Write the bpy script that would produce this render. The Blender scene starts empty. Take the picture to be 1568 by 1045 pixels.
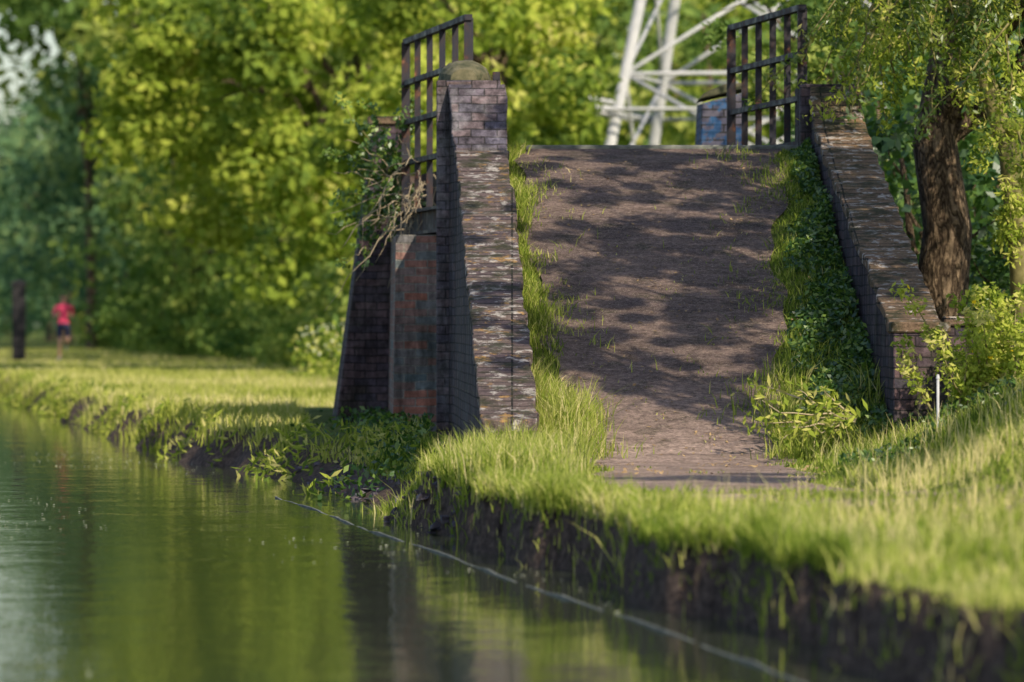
import bpy, math, numpy as np
from mathutils import Vector
rng=np.random.default_rng(7)
S=bpy.context.scene
col=S.collection
# ------------------------------------------------------------------ helpers
def ss(a,b,x):
    t=np.clip((np.asarray(x,float)-a)/(b-a),0,1); return t*t*(3-2*t)
def link(o,parent=None):
    col.objects.link(o)
    if parent is not None: o.parent=parent
    return o
def empty(name,loc=(0,0,0)):
    o=bpy.data.objects.new(name,None); o.location=loc; o.empty_display_size=.3
    return link(o)
def pn(x,y,s=1.0):
    return (np.sin(x*1.7*s+y*.9*s+1.3)+np.sin(x*-2.9*s+y*1.35*s+4.1)*.7+np.sin(x*4.7*s-y*3.1*s+2.2)*.5+np.sin(x*7.9*s+y*6.3*s)*.35)/2.0
def boxuv(me):
    uv=me.uv_layers.new(name="UVMap")
    for p in me.polygons:
        n=p.normal; ax=max(range(3),key=lambda i:abs(n[i])+(0.0001 if i==0 else 0))
        if abs(n.z)>.25 and abs(n.x)<.8 and abs(n.y)<abs(n.z)*6 and abs(n.z)>abs(n.x): ax=2
        for li in p.loop_indices:
            c=me.vertices[me.loops[li].vertex_index].co
            uv.data[li].uv=(c.y,c.z) if ax==0 else ((c.x,c.z) if ax==1 else (c.x,c.y))
def mesh_obj(name,verts,faces,mat=None,parent=None,uv=False,smooth=False):
    me=bpy.data.meshes.new(name); me.from_pydata([tuple(v) for v in verts],[],faces); me.update()
    if uv: boxuv(me)
    if mat: me.materials.append(mat)
    if smooth: me.polygons.foreach_set("use_smooth",[True]*len(me.polygons))
    return link(bpy.data.objects.new(name,me),parent)
def loft(name,rings,mat,parent=None,bevel=0):
    n=len(rings[0]); V=[p for r in rings for p in r]; F=[]
    for i in range(len(rings)-1):
        for j in range(n):
            k=(j+1)%n; F.append((i*n+j,i*n+k,(i+1)*n+k,(i+1)*n+j))
    F.append(tuple(range(n-1,-1,-1))); F.append(tuple((len(rings)-1)*n+j for j in range(n)))
    me=bpy.data.meshes.new(name); me.from_pydata([tuple(v) for v in V],[],F)
    import bmesh
    bm=bmesh.new(); bm.from_mesh(me); bmesh.ops.recalc_face_normals(bm,faces=bm.faces)
    if bevel: bmesh.ops.bevel(bm,geom=list(bm.edges),offset=bevel,segments=1,affect='EDGES')
    bm.to_mesh(me); bm.free(); me.update(); boxuv(me); me.materials.append(mat)
    return link(bpy.data.objects.new(name,me),parent)
def box(name,x0,x1,y0,y1,z0,z1,mat,parent=None,bevel=0):
    return loft(name,[[(x0,y0,z0),(x1,y0,z0),(x1,y0,z1),(x0,y0,z1)],[(x0,y1,z0),(x1,y1,z0),(x1,y1,z1),(x0,y1,z1)]],mat,parent,bevel)
def fast_mesh(name,V,sizes,loops,mat,tint=None,parent=None):
    me=bpy.data.meshes.new(name)
    me.vertices.add(len(V)); me.vertices.foreach_set("co",np.asarray(V,np.float32).ravel())
    me.loops.add(len(loops)); me.loops.foreach_set("vertex_index",np.asarray(loops,np.int32))
    sizes=np.asarray(sizes,np.int32); st=np.concatenate([[0],np.cumsum(sizes)[:-1]]).astype(np.int32)
    me.polygons.add(len(sizes)); me.polygons.foreach_set("loop_start",st); me.polygons.foreach_set("loop_total",sizes)
    me.update(calc_edges=True)
    if tint is not None:
        a=me.attributes.new("tint",'FLOAT','FACE'); a.data.foreach_set("value",np.asarray(tint,np.float32))
    me.materials.append(mat)
    return link(bpy.data.objects.new(name,me),parent)
def unit(a): return a/np.maximum(np.linalg.norm(a,axis=1,keepdims=True),1e-6)
def leaves(name,P,N,size,aspect,mat,parent=None,tint=None,droop=0.0,ts=.6,ta=.14):
    n=len(P); N=unit(N); R=rng.normal(size=(n,3)); R[:,2]-=droop
    T=unit(R-N*np.sum(R*N,1,keepdims=True)); B=np.cross(N,T)
    L=(size*rng.uniform(.65,1.3,n))[:,None]; W=L*aspect
    V=np.stack([P-T*L*.5,P+B*W*.5+T*L*.04-N*W*.12,P+T*L*.5,P-B*W*.5+T*L*.04-N*W*.12],1).reshape(-1,3)
    if tint is None: tint=rng.uniform(0,1,n)
    tint=np.clip(tint+ta*pn(P[:,0]+P[:,1]*.4,P[:,2]*1.3,ts),0,1)
    return fast_mesh(name,V,np.full(n,4),np.arange(4*n),mat,tint,parent)
def clumps(C,R,n,sq=.75,pw=.45):
    C=np.asarray(C); R=np.broadcast_to(np.asarray(R,float),(len(C),))
    idx=rng.integers(0,len(C),n); D=unit(rng.normal(size=(n,3)))
    r=R[idx]*rng.uniform(0,1,n)**pw
    P=C[idx]+D*r[:,None]*np.array([1,1,sq]); N=D*.7+rng.normal(size=(n,3))*.55+np.array([0,0,.25])
    ct=rng.uniform(0,1,len(C))
    return P,N,np.clip(ct[idx]*.6+rng.uniform(0,.4,n),0,1)
def blades(name,P,h,w,mat,lean=.35,parent=None,tint=None):
    n=len(P); a=rng.uniform(0,2*np.pi,n); d=np.stack([np.cos(a),np.sin(a),np.zeros(n)],1)
    la=rng.uniform(0,2*np.pi,n); l=np.stack([np.cos(la),np.sin(la),np.zeros(n)],1)*(np.abs(rng.normal(0,lean,n))*h)[:,None]
    up=np.array([0,0,1.]); h=h[:,None]; w=np.broadcast_to(w,(n,))[:,None]
    V=np.stack([P-d*w*.5,P+d*w*.5,P+d*w*.38+up*h*.55+l*.35,P-d*w*.38+up*h*.55+l*.35,P+up*h*.95+l],1).reshape(-1,3)
    b=np.arange(n)[:,None]*5
    lo=np.concatenate([b+0,b+1,b+2,b+3,b+3,b+2,b+4],1).ravel()
    if tint is None: tint=rng.uniform(0,1,n)
    return fast_mesh(name,V,np.tile([4,3],n),lo,mat,np.repeat(tint,2),parent)
def tubes(name,paths,mat,parent=None,sides=8,rough=.0):
    V=[];F=[]
    for pts,rad in paths:
        pts=[Vector(p) for p in pts]; off=len(V)
        for i,p in enumerate(pts):
            t=(pts[min(i+1,len(pts)-1)]-pts[max(i-1,0)]).normalized()
            ref=Vector((1,0,0)) if abs(t.x)<.8 else Vector((0,1,0))
            a=t.cross(ref).normalized(); b=t.cross(a)
            for k in range(sides):
                th=2*math.pi*k/sides; r=rad[i]*(1+rough*(rng.random()-.5))
                V.append(p+a*math.cos(th)*r+b*math.sin(th)*r)
        for i in range(len(pts)-1):
            for k in range(sides):
                k2=(k+1)%sides; F.append((off+i*sides+k,off+i*sides+k2,off+(i+1)*sides+k2,off+(i+1)*sides+k))
        F.append(tuple(off+(len(pts)-1)*sides+k for k in range(sides)))
    return mesh_obj(name,V,F,mat,parent,smooth=True)
def wob(p0,p1,n=6,amp=.1,sag=0):
    p0=np.array(p0,float);p1=np.array(p1,float);out=[]
    L=np.linalg.norm(p1-p0); o=np.zeros(3)
    for i in range(n+1):
        t=i/n
        if 0<i<n: o=o*.6+rng.normal(size=3)*amp*L*.25
        q=p0*(1-t)+p1*t+(o if 0<i<n else 0)+np.array([0,0,-sag*L*4*t*(1-t)])
        out.append(q)
    return out
# ------------------------------------------------------------------ materials
def newmat(name):
    m=bpy.data.materials.new(name); m.use_nodes=True; nt=m.node_tree; nt.nodes.clear()
    out=nt.nodes.new("ShaderNodeOutputMaterial"); return m,nt,out
class NB:
    def __init__(s,nt): s.nt=nt
    def n(s,t,**k):
        x=s.nt.nodes.new(t)
        for a,b in k.items(): setattr(x,a,b)
        return x
    def l(s,a,b): s.nt.links.new(a,b)
    def noise(s,scale,detail=6,vec=None,rough=.6):
        x=s.n("ShaderNodeTexNoise"); x.inputs["Scale"].default_value=scale; x.inputs["Detail"].default_value=detail; x.inputs["Roughness"].default_value=rough
        if vec is not None: s.l(vec,x.inputs["Vector"])
        return x.outputs["Fac"]
    def ramp(s,fac,stops):
        x=s.n("ShaderNodeValToRGB"); e=x.color_ramp.elements
        while len(e)<len(stops): e.new(.5)
        for i,(p,c) in enumerate(stops):
            e[i].position=p; e[i].color=(c,c,c,1) if not isinstance(c,tuple) else (*c,1)
        s.l(fac,x.inputs[0]); return x.outputs[0]
    def mix(s,fac,a,b,mode='MIX'):
        x=s.n("ShaderNodeMix",data_type='RGBA',blend_type=mode)
        for sock,v in ((x.inputs[0],fac),(x.inputs[6],a),(x.inputs[7],b)):
            if isinstance(v,(int,float)): sock.default_value=v
            elif isinstance(v,tuple): sock.default_value=(*v,1)
            else: s.l(v,sock)
        return x.outputs[2]
    def bump(s,h,st=.5,dist=.01,nrm=None):
        x=s.n("ShaderNodeBump"); x.inputs["Strength"].default_value=st; x.inputs["Distance"].default_value=dist
        s.l(h,x.inputs["Height"])
        if nrm: s.l(nrm,x.inputs["Normal"])
        return x.outputs[0]
    def bsdf(s,out,color,rough=.8,nrm=None,spec=.3,metal=0):
        p=s.n("ShaderNodeBsdfPrincipled")
        if isinstance(color,tuple): p.inputs["Base Color"].default_value=(*color,1)
        else: s.l(color,p.inputs["Base Color"])
        if isinstance(rough,(int,float)): p.inputs["Roughness"].default_value=rough
        else: s.l(rough,p.inputs["Roughness"])
        p.inputs["Specular IOR Level"].default_value=spec; p.inputs["Metallic"].default_value=metal
        if nrm: s.l(nrm,p.inputs["Normal"])
        s.l(p.outputs[0],out.inputs[0]); return p
def leafmat(name,stops,trans=.45,tcol=(1.0,1.15,.4),gloss=0):
    m,nt,out=newmat(name); b=NB(nt)
    at=b.n("ShaderNodeAttribute",attribute_name="tint")
    c=b.ramp(at.outputs["Fac"],stops)
    d=b.n("ShaderNodeBsdfDiffuse"); b.l(c,d.inputs[0])
    t=b.n("ShaderNodeBsdfTranslucent"); tc=b.mix(1.0,c,tcol,'MULTIPLY'); b.l(tc,t.inputs[0])
    ms=b.n("ShaderNodeMixShader"); ms.inputs[0].default_value=trans; b.l(d.outputs[0],ms.inputs[1]); b.l(t.outputs[0],ms.inputs[2])
    if gloss:
        g=b.n("ShaderNodeBsdfGlossy"); g.inputs["Roughness"].default_value=.4; g.inputs[0].default_value=(.9,.95,1,1)
        m2=b.n("ShaderNodeMixShader"); m2.inputs[0].default_value=gloss; b.l(ms.outputs[0],m2.inputs[1]); b.l(g.outputs[0],m2.inputs[2]); ms=m2
    b.l(ms.outputs[0],out.inputs[0]); return m
M_bright=leafmat("leaf_bright",[(0,(.10,.17,.04)),(.4,(.28,.37,.055)),(.75,(.49,.54,.10)),(1,(.68,.63,.25))],.40,tcol=(1,1.12,.5))
M_mid=leafmat("leaf_mid",[(0,(.07,.145,.05)),(.5,(.20,.30,.075)),(1,(.45,.49,.13))],.40,tcol=(1,1.12,.5))
M_dark=leafmat("leaf_dark_hazed",[(0,(.06,.13,.09)),(.6,(.14,.25,.12)),(1,(.30,.38,.15))],.35,tcol=(1,1.12,.6))  # bluish, lifted tones paint distance haze into the far leaf colour
M_near=leafmat("leaf_near",[(0,(.04,.08,.02)),(.5,(.12,.20,.03)),(.9,(.30,.35,.05)),(1,(.50,.45,.12))],.42,gloss=.05)
M_ivy=leafmat("leaf_ivy",[(0,(.025,.075,.02)),(.6,(.08,.17,.035)),(1,(.24,.35,.06))],.35,gloss=.05)
M_grass=leafmat("grass_blade",[(0,(.09,.15,.03)),(.35,(.24,.33,.05)),(.7,(.48,.52,.13)),(1,(.78,.68,.38))],.42,tcol=(1,1.1,.5))
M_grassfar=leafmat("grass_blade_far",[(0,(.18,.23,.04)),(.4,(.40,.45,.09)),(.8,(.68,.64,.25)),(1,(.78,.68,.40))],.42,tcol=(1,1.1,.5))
M_white=leafmat("blossom_white",[(0,(.5,.55,.35)),(1,(.75,.78,.6))],.3,tcol=(1,1,1))
M_yellow=leafmat("petal_yellow",[(0,(.7,.5,.02)),(1,(.8,.6,.03))],.3,tcol=(1,1,.5))
def brickmat(name,c1,c2,mortar,patch,bias=0.0,pscale=1.2,soot=.6,moss=.5,pa=.75):
    m,nt,out=newmat(name); b=NB(nt); uv=b.n("ShaderNodeUVMap"); geo=b.n("ShaderNodeNewGeometry"); P=geo.outputs["Position"]
    dn=b.n("ShaderNodeTexNoise"); dn.inputs["Scale"].default_value=3.5; b.l(uv.outputs[0],dn.inputs["Vector"])
    wv=b.n("ShaderNodeVectorMath",operation='MULTIPLY_ADD'); b.l(dn.outputs["Color"],wv.inputs[0]); wv.inputs[1].default_value=(.03,.03,0); b.l(uv.outputs[0],wv.inputs[2])
    br=b.n("ShaderNodeTexBrick"); b.l(wv.outputs[0],br.inputs["Vector"])
    br.inputs["Scale"].default_value=1; br.inputs["Brick Width"].default_value=.225; br.inputs["Row Height"].default_value=.077
    br.inputs["Mortar Size"].default_value=.007; br.inputs["Mortar Smooth"].default_value=.6; br.inputs["Bias"].default_value=bias
    br.inputs["Color1"].default_value=(*c1,1); br.inputs["Color2"].default_value=(*c2,1); br.inputs["Mortar"].default_value=(*mortar,1)
    n1=b.noise(pscale,5,P); n2=b.noise(11,7,P,.7); n3=b.noise(90,3,P); n4=b.noise(2.6,7,P,.7)
    mp=b.n("ShaderNodeMapping"); mp.inputs["Scale"].default_value=(1,1,.15); b.l(P,mp.inputs[0]); n5=b.noise(6,6,mp.outputs[0],.7)
    c=b.mix(b.ramp(n1,[(.5,0.0),(.72,pa)]),br.outputs["Color"],patch)
    c=b.mix(b.ramp(n4,[(.50,0.0),(.66,moss)]),c,(.045,.05,.025))
    c=b.mix(1.0,c,b.ramp(n5,[(.36,.35),(.6,1.2)]),'MULTIPLY')
    c=b.mix(1.0,c,b.ramp(n2,[(.3,1-soot),(.68,1.5)]),'MULTIPLY')
    nb=b.bump(br.outputs["Fac"],.9,-.010); nb=b.bump(n3,.5,.004,nb); nb=b.bump(n2,.9,.03,nb)
    b.bsdf(out,c,.75,nb,.2); return m
M_brick=brickmat("blue_engineering_brick",(.06,.052,.075),(.125,.082,.088),(.034,.03,.034),(.14,.125,.14),0,1.2,.6,.6)
M_brick2=brickmat("weathered_red_blue_brick",(.42,.17,.12),(.16,.21,.23),(.32,.31,.28),(.24,.25,.25),0.0,2.0,.45,.3,.4)
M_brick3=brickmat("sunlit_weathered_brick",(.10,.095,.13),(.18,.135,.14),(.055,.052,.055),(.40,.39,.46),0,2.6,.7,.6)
def copingmat(name,base,base2,orange=.5):
    m,nt,out=newmat(name); b=NB(nt); uv=b.n("ShaderNodeUVMap"); geo=b.n("ShaderNodeNewGeometry"); P=geo.outputs["Position"]
    br=b.n("ShaderNodeTexBrick"); b.l(uv.outputs[0],br.inputs["Vector"]); br.offset=0
    br.inputs["Scale"].default_value=1; br.inputs["Brick Width"].default_value=.9; br.inputs["Row Height"].default_value=.115
    br.inputs["Mortar Size"].default_value=.009; br.inputs["Mortar Smooth"].default_value=.5
    br.inputs["Color1"].default_value=(*base,1); br.inputs["Color2"].default_value=(*base2,1); br.inputs["Mortar"].default_value=(.03,.027,.025,1)
    n1=b.noise(9,8,P,.7); n2=b.noise(5,6,P,.65); n3=b.noise(45,4,P)
    mp=b.n("ShaderNodeMapping"); mp.inputs["Location"].default_value=(7,3,11); b.l(P,mp.inputs[0]); n4=b.noise(7,8,mp.outputs[0],.7)
    c=b.mix(b.ramp(n1,[(.54,0.0),(.60,.85)]),br.outputs["Color"],(.56,.53,.50))
    c=b.mix(b.ramp(n4,[(.57,0.0),(.63,orange)]),c,(.48,.29,.10))
    c=b.mix(b.ramp(n2,[(.38,.9),(.52,0.0)]),c,(.05,.055,.03))
    c=b.mix(1.0,c,b.ramp(n3,[(.2,.5),(.8,1.35)]),'MULTIPLY')
    nb=b.bump(br.outputs["Fac"],.9,-.015); nb=b.bump(n3,.6,.008,nb); nb=b.bump(n1,1,.05,nb)
    b.bsdf(out,c,.85,nb,.2); return m
M_copeL=copingmat("lichened_coping",(.21,.16,.14),(.12,.09,.10),.8)
M_copeR=copingmat("brown_coping",(.28,.19,.12),(.18,.125,.09),.35)
def simple(name,c1,c2,scale,rough=.85,bs=.5,bd=.01,metal=0,detail=8,spec=.3):
    m,nt,out=newmat(name); b=NB(nt); geo=b.n("ShaderNodeNewGeometry")
    n=b.noise(scale,detail,geo.outputs["Position"]); c=b.ramp(n,[(.35,c1),(.65,c2)])
    b.bsdf(out,c,rough,b.bump(n,bs,bd),spec,metal); return m
M_stone=simple("mossy_stone",(.05,.06,.03),(.20,.18,.11),9,bd=.03)
def barkmat():
    m,nt,out=newmat("rough_bark"); b=NB(nt); geo=b.n("ShaderNodeNewGeometry")
    mp=b.n("ShaderNodeMapping"); mp.inputs["Scale"].default_value=(1,1,.3); b.l(geo.outputs["Position"],mp.inputs[0])
    v=b.n("ShaderNodeTexVoronoi",feature='DISTANCE_TO_EDGE'); v.inputs["Scale"].default_value=17
    nn=b.n("ShaderNodeTexNoise"); nn.inputs["Scale"].default_value=7; nn.inputs["Detail"].default_value=5; b.l(mp.outputs[0],nn.inputs[0])
    mx=b.mix(.28,mp.outputs[0],nn.outputs["Color"]); b.l(mx,v.inputs["Vector"])
    n=b.noise(14,8,mp.outputs[0],.7)
    c=b.mix(b.ramp(v.outputs["Distance"],[(0,0.0),(.22,1.0)]),(.05,.035,.025),b.ramp(n,[(.3,(.15,.11,.075)),(.7,(.40,.30,.20))]))
    nb=b.bump(v.outputs["Distance"],1,.10); nb=b.bump(n,.9,.04,nb); b.bsdf(out,c,.9,nb,.15); return m
M_bark=barkmat()
M_limb=simple("limb_bark",(.15,.14,.05),(.30,.27,.12),11,bd=.01)
M_dry=simple("dry_twig",(.30,.24,.15),(.52,.44,.31),15,bd=.002)
def rust():
    m,nt,out=newmat("rusted_painted_iron"); b=NB(nt); geo=b.n("ShaderNodeNewGeometry"); n=b.noise(5,8,geo.outputs["Position"],.75); n2=b.noise(60,4,geo.outputs["Position"])
    c=b.ramp(n,[(.40,(.018,.02,.034)),(.54,(.034,.028,.034)),(.62,(.09,.045,.035)),(.74,(.42,.19,.08))])
    b.bsdf(out,c,b.ramp(n,[(.4,.45),(.6,.85)]),b.bump(n2,.5,.004),.4); return m
M_rust=rust()
M_galv=simple("galvanised_steel",(.40,.42,.44),(.55,.56,.58),3,.5,.1,.002)
M_conc=simple("concrete_edging",(.08,.095,.09),(.22,.23,.21),8)
def pathmat():
    m,nt,out=newmat("worn_asphalt"); b=NB(nt); geo=b.n("ShaderNodeNewGeometry"); P=geo.outputs["Position"]
    sx=b.n("ShaderNodeSeparateXYZ"); b.l(P,sx.inputs[0])
    n1=b.noise(1.6,7,P); n2=b.noise(24,7,P,.8); n3=b.noise(90,2,P)
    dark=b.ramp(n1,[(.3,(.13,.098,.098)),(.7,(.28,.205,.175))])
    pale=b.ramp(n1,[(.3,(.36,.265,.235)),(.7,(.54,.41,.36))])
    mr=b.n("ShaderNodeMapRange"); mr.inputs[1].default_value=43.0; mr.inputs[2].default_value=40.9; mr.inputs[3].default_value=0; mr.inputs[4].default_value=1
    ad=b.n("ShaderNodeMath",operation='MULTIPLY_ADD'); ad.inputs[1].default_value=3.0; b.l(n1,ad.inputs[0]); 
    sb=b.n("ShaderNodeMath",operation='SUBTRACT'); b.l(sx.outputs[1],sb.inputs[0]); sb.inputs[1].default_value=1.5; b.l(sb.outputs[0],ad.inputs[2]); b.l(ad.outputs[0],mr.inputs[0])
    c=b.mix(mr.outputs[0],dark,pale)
    mp=b.n("ShaderNodeMapping"); mp.inputs["Scale"].default_value=(.35,1,1); b.l(P,mp.inputs[0])
    w=b.noise(5.5,6,mp.outputs[0],.7); c=b.mix(1.0,c,b.ramp(w,[(.3,.55),(.7,1.4)]),'MULTIPLY')
    n5=b.noise(3.1,8,P,.75); c=b.mix(b.ramp(n5,[(.53,0.0),(.64,.65)]),c,(.06,.06,.035))
    c=b.mix(b.ramp(n3,[(.56,0.0),(.66,.8)]),c,(.44,.37,.29)); c=b.mix(1.0,c,b.ramp(n2,[(.32,.3),(.68,1.65)]),'MULTIPLY')
    nb=b.bump(w,.9,.06); nb=b.bump(n2,1,.035,nb); b.bsdf(out,c,.9,nb,.15); return m
M_path=pathmat()
def groundmat():
    m,nt,out=newmat("turf_and_soil"); b=NB(nt); geo=b.n("ShaderNodeNewGeometry"); P=geo.outputs["Position"]
    sx=b.n("ShaderNodeSeparateXYZ"); b.l(geo.outputs["Normal"],sx.inputs[0]); sp=b.n("ShaderNodeSeparateXYZ"); b.l(P,sp.inputs[0])
    n1=b.noise(.8,6,P); n2=b.noise(18,6,P,.7)
    turf=b.ramp(n1,[(.3,(.09,.14,.03)),(.7,(.22,.25,.06))]); soil=b.ramp(n2,[(.3,(.06,.045,.042)),(.7,(.19,.14,.115))])
    c=b.mix(b.ramp(sx.outputs[2],[(.80,1.0),(.97,0.0)]),turf,soil)
    mr=b.n("ShaderNodeMapRange"); mr.inputs[1].default_value=-.05; mr.inputs[2].default_value=-.2; b.l(sp.outputs[2],mr.inputs[0])
    c=b.mix(mr.outputs[0],c,soil)
    c=b.mix(1.0,c,b.ramp(n2,[(.25,.6),(.75,1.3)]),'MULTIPLY'); b.bsdf(out,c,.95,b.bump(n2,.9,.06),.1); return m
M_ground=groundmat()
def watermat():
    m,nt,out=newmat("canal_water"); b=NB(nt); geo=b.n("ShaderNodeNewGeometry"); P=geo.outputs["Position"]
    mp=b.n("ShaderNodeMapping"); mp.inputs["Scale"].default_value=(1.0,.6,1); b.l(P,mp.inputs[0])
    n1=b.noise(1.1,3,mp.outputs[0]); n2=b.noise(8,3,mp.outputs[0])
    nb=b.bump(n1,1.0,.008); nb=b.bump(n2,1.0,.0020,nb)
    p=b.bsdf(out,(.05,.065,.035),.015,nb,.5); p.inputs["IOR"].default_value=1.45; return m
M_water=watermat()

# ------------------------------------------------------------------ ground
SK=.129
def U(x,y): return x+SK*(y-45)+1.98
def X(u,y): return u-SK*(y-45)-1.98
def edge(y):
    y=np.asarray(y,float)
    n=.10*np.sin(y*1.1)+.07*np.sin(y*2.7+1)+.04*np.sin(y*6.1)
    near=.40+n; mid=.30+n*.6; far=.10+n*1.3
    a=near+(mid-near)*ss(38,41,y)+(far-mid)*ss(50,55,y)
    wn=.10+0*y; wm=1.25+0*y; wf=.55+0*y
    w=wn+(wm-wn)*ss(37,42,y)+(wf-wm)*ss(48,53,y)
    return a,a+w
def H(x,y):
    x=np.asarray(x,float); y=np.asarray(y,float); u=U(x,y); a,b=edge(y)
    flat=1-ss(32,34,y)*(1-ss(50,52,y))*ss(-.3,.3,x)*(1-ss(2.1,2.6,x))
    top=.03*pn(x,y,.6)*ss(0,.5,u-b)*flat+.62*ss(2.1,4.0,x)*ss(22,33,y)*(1-.3*ss(60,80,y))+1.0*ss(6,14,x)*ss(10,30,y)
    top=top*(1-ss(300,500,y))
    z=-.45+(.45+top)*ss(0,1,(u-a)/(b-a))
    z=np.where(u<a,-1.2+.75*np.clip((u-(a-.15))/.15,0,1),z)
    z=np.where(u<-13,-1.2+1.25*ss(13,13.6,-u),z)
    return z
ys=np.unique(np.round(np.concatenate([np.arange(-60,10,5),np.arange(10,70,.25),np.arange(70,130,1),np.arange(130,300,5),np.arange(300,2001,100)]),3))
us=np.unique(np.round(np.concatenate([[-1200,-600,-200,-60,-30,-18,-14.5,-13.6,-13.4,-13.2,-13,-8,-3,-1,-.4],np.arange(-.2,2.2,.05),np.arange(2.2,14,.25),np.arange(14,40,2),[50,80,150,400,1200]]),3))
UU,YY=np.meshgrid(us,ys); XX=X(UU,YY); ZZ=H(XX,YY)
V=np.stack([XX,YY,ZZ],-1).reshape(-1,3); nu=len(us)
i=np.arange((len(ys)-1)*(nu-1)); r=i//(nu-1); c=i%(nu-1); b0=r*nu+c
g=fast_mesh("ground",V,np.full(len(i),4),np.stack([b0,b0+1,b0+nu+1,b0+nu],1).ravel(),M_ground)
g.data.polygons.foreach_set("use_smooth",[True]*len(i))
W=[(X(-13.5,-60),-60,-.35),(X(1.9,-60),-60,-.35),(X(1.9,2000),2000,-.35),(X(-13.5,2000),2000,-.35)]
mesh_obj("canal_water",W,[(0,1,2,3)],M_water)
rings=[]
for y in np.arange(4,44.2,.5):
    x=X(.04+.02*math.sin(y*.8)+.008*math.sin(y*3.7),y); z=-.345+.005*math.sin(y*2.3)+.004*math.sin(y*5.9)
    rings.append([(x-.014,y,-.9),(x+.014,y,-.9),(x+.007,y,z),(x-.007,y,z)])
loft("canal_edging",rings,M_conc)
# seeds and flakes drifting on the surface, in loose rafts
n=2600; y=rng.uniform(20,60,n); x=rng.uniform(-5,1.2,n); k=(U(x,y)<.3)&(pn(x*.5+y*.12,y*.22,1.0)>.35); x=x[k];y=y[k]
leaves("floating_seeds",np.stack([x,y,np.full(len(x),-.343)],1),np.tile([0,0,1.],(len(x),1))+rng.normal(size=(len(x),3))*.12,.022,.7,M_white)

# ------------------------------------------------------------------ bridge
Bp=empty("brick_footbridge")
def zp(y):
    y=np.asarray(y,float)
    return np.interp(y,[30,40.0,40.8,41.6,49.2,50.2,51,57,58,67.5,70],[0,0,.06,.24,2.38,2.53,2.56,2.56,2.42,.08,0])
def xl(y): return float(np.interp(y,[40.3,49,50.9,57,67],[.17,-.05,-.10,-.95,-1.5]))
def xr(y): return float(np.interp(y,[41,50,50.9,57,67],[2.78,2.62,2.58,1.9,1.3]))
rings=[]
for y in list(np.arange(40.2,50.8,.2))+[50.85]:
    z=float(zp(y))-.012; rings.append([(xl(y)-.06,y,-.6),(xr(y)+.06,y,-.6),(xr(y)+.06,y,z),(xl(y)-.06,y,z)])
loft("ramp_fill",rings,M_ground,Bp)
rings=[]
for y in np.arange(57.42,68,.7):
    z=float(zp(y))-.01; rings.append([(xl(y)-.06,y,-.6),(xr(y)+.06,y,-.6),(xr(y)+.06,y,z),(xl(y)-.06,y,z)])
loft("far_ramp_fill",rings,M_ground,Bp)
def wall(name,st,wmat,cmat,zb=-.5,th=.085,over=.018):
    r1=[];r2=[]
    for (y,xi,xo,zt,bat) in st:
        s=1 if xo>xi else -1
        r1.append([(xi,y,zb),(xo+s*bat*(zt-zb),y,zb),(xo,y,zt-th),(xi,y,zt-th)])
        j=(rng.random()-.5)*.038; k=(rng.random()-.5)*.038; q=(rng.random()-.5)*.03
        r2.append([(xi-s*over+k,y,zt-th+.002),(xo+s*over+q,y,zt-th+.002),(xo+s*over+q,y,zt+j),(xi-s*over+k,y,zt+j)])
    a=loft(name,r1,wmat,Bp); b=loft(name+"_coping",r2,cmat,Bp,bevel=.008)
st=[]
for y in np.arange(40.4,49.01,.215):
    t=(y-40.4)/8.6; st.append((y,xl(y),xl(y)-.37-.05*t,.30+2.2*t,.012))
wall("left_parapet",st,M_brick,M_copeL)
st=[]
for t in np.linspace(0,1,5):
    y=49.0+.62*t; st.append((y+.003,xl(y)-.005,xl(y)-.425-.06*t,2.50+.60*t+.004,0))
wall("left_parapet_riser",st,M_brick,M_brick3)
box("left_pier",-.66,-.10,49.63,50.85,-.5,3.12,M_brick3,Bp,.01)
rings=[]
for t in np.linspace(0,1,9):
    y=49.70+1.1*t; ring=[]; m_=math.sin(math.pi*(.10+.80*t))**.6
    for k in range(11):
        a=math.pi*k/10; ring.append((-.42+.235*math.cos(a)*m_,y,3.125+.20*m_*math.sin(a)**.8+.012*(rng.random()-.5)*(0<k<10)))
    rings.append(ring)
loft("left_pier_cap",rings,M_stone,Bp)
box("left_pier_iron_block",-.17,-.105,49.75,50.0,3.123,3.20,M_rust,Bp,.006)
st=[]
for y in np.arange(41.5,49.01,.25):
    t=(y-41.5)/7.5; xi=xr(y); st.append((y,xi,xi+.35+.06*t,1.0+1.64*t,.01))
wall("right_parapet",st,M_brick,M_copeR)
st=[]
for t in np.linspace(0,1,5):
    y=49.0+.9*t; xi=xr(y); st.append((y+.003,xi+.004,xi+.41,2.64+.42*t+.004,0))
wall("right_parapet_riser",st,M_brick,M_copeR)
box("right_pier",2.53,3.04,49.92,50.9,-.5,3.10,M_brick,Bp,.01)
box("right_end_pier",2.75,3.14,41.0,41.49,-.3,.93,M_brick,Bp,.008)
box("right_end_cap",2.73,3.16,40.98,41.49,.933,1.01,M_copeR,Bp,.01)
box("return_wall",3.18,3.75,41.7,41.95,-.3,.98,M_brick,Bp,.008)
box("return_wall_coping",3.17,3.78,41.67,41.98,.983,1.05,M_copeR,Bp,.01)
loft("near_abutment",[[(-.60,50.86,-.5),(3.0,50.86,-.5),(3.0,50.86,1.84),(-.60,50.86,1.84)],[(-.63,51.3,-.5),(2.95,51.3,-.5),(2.95,51.3,1.84),(-.63,51.3,1.84)]],M_brick,Bp)
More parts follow.
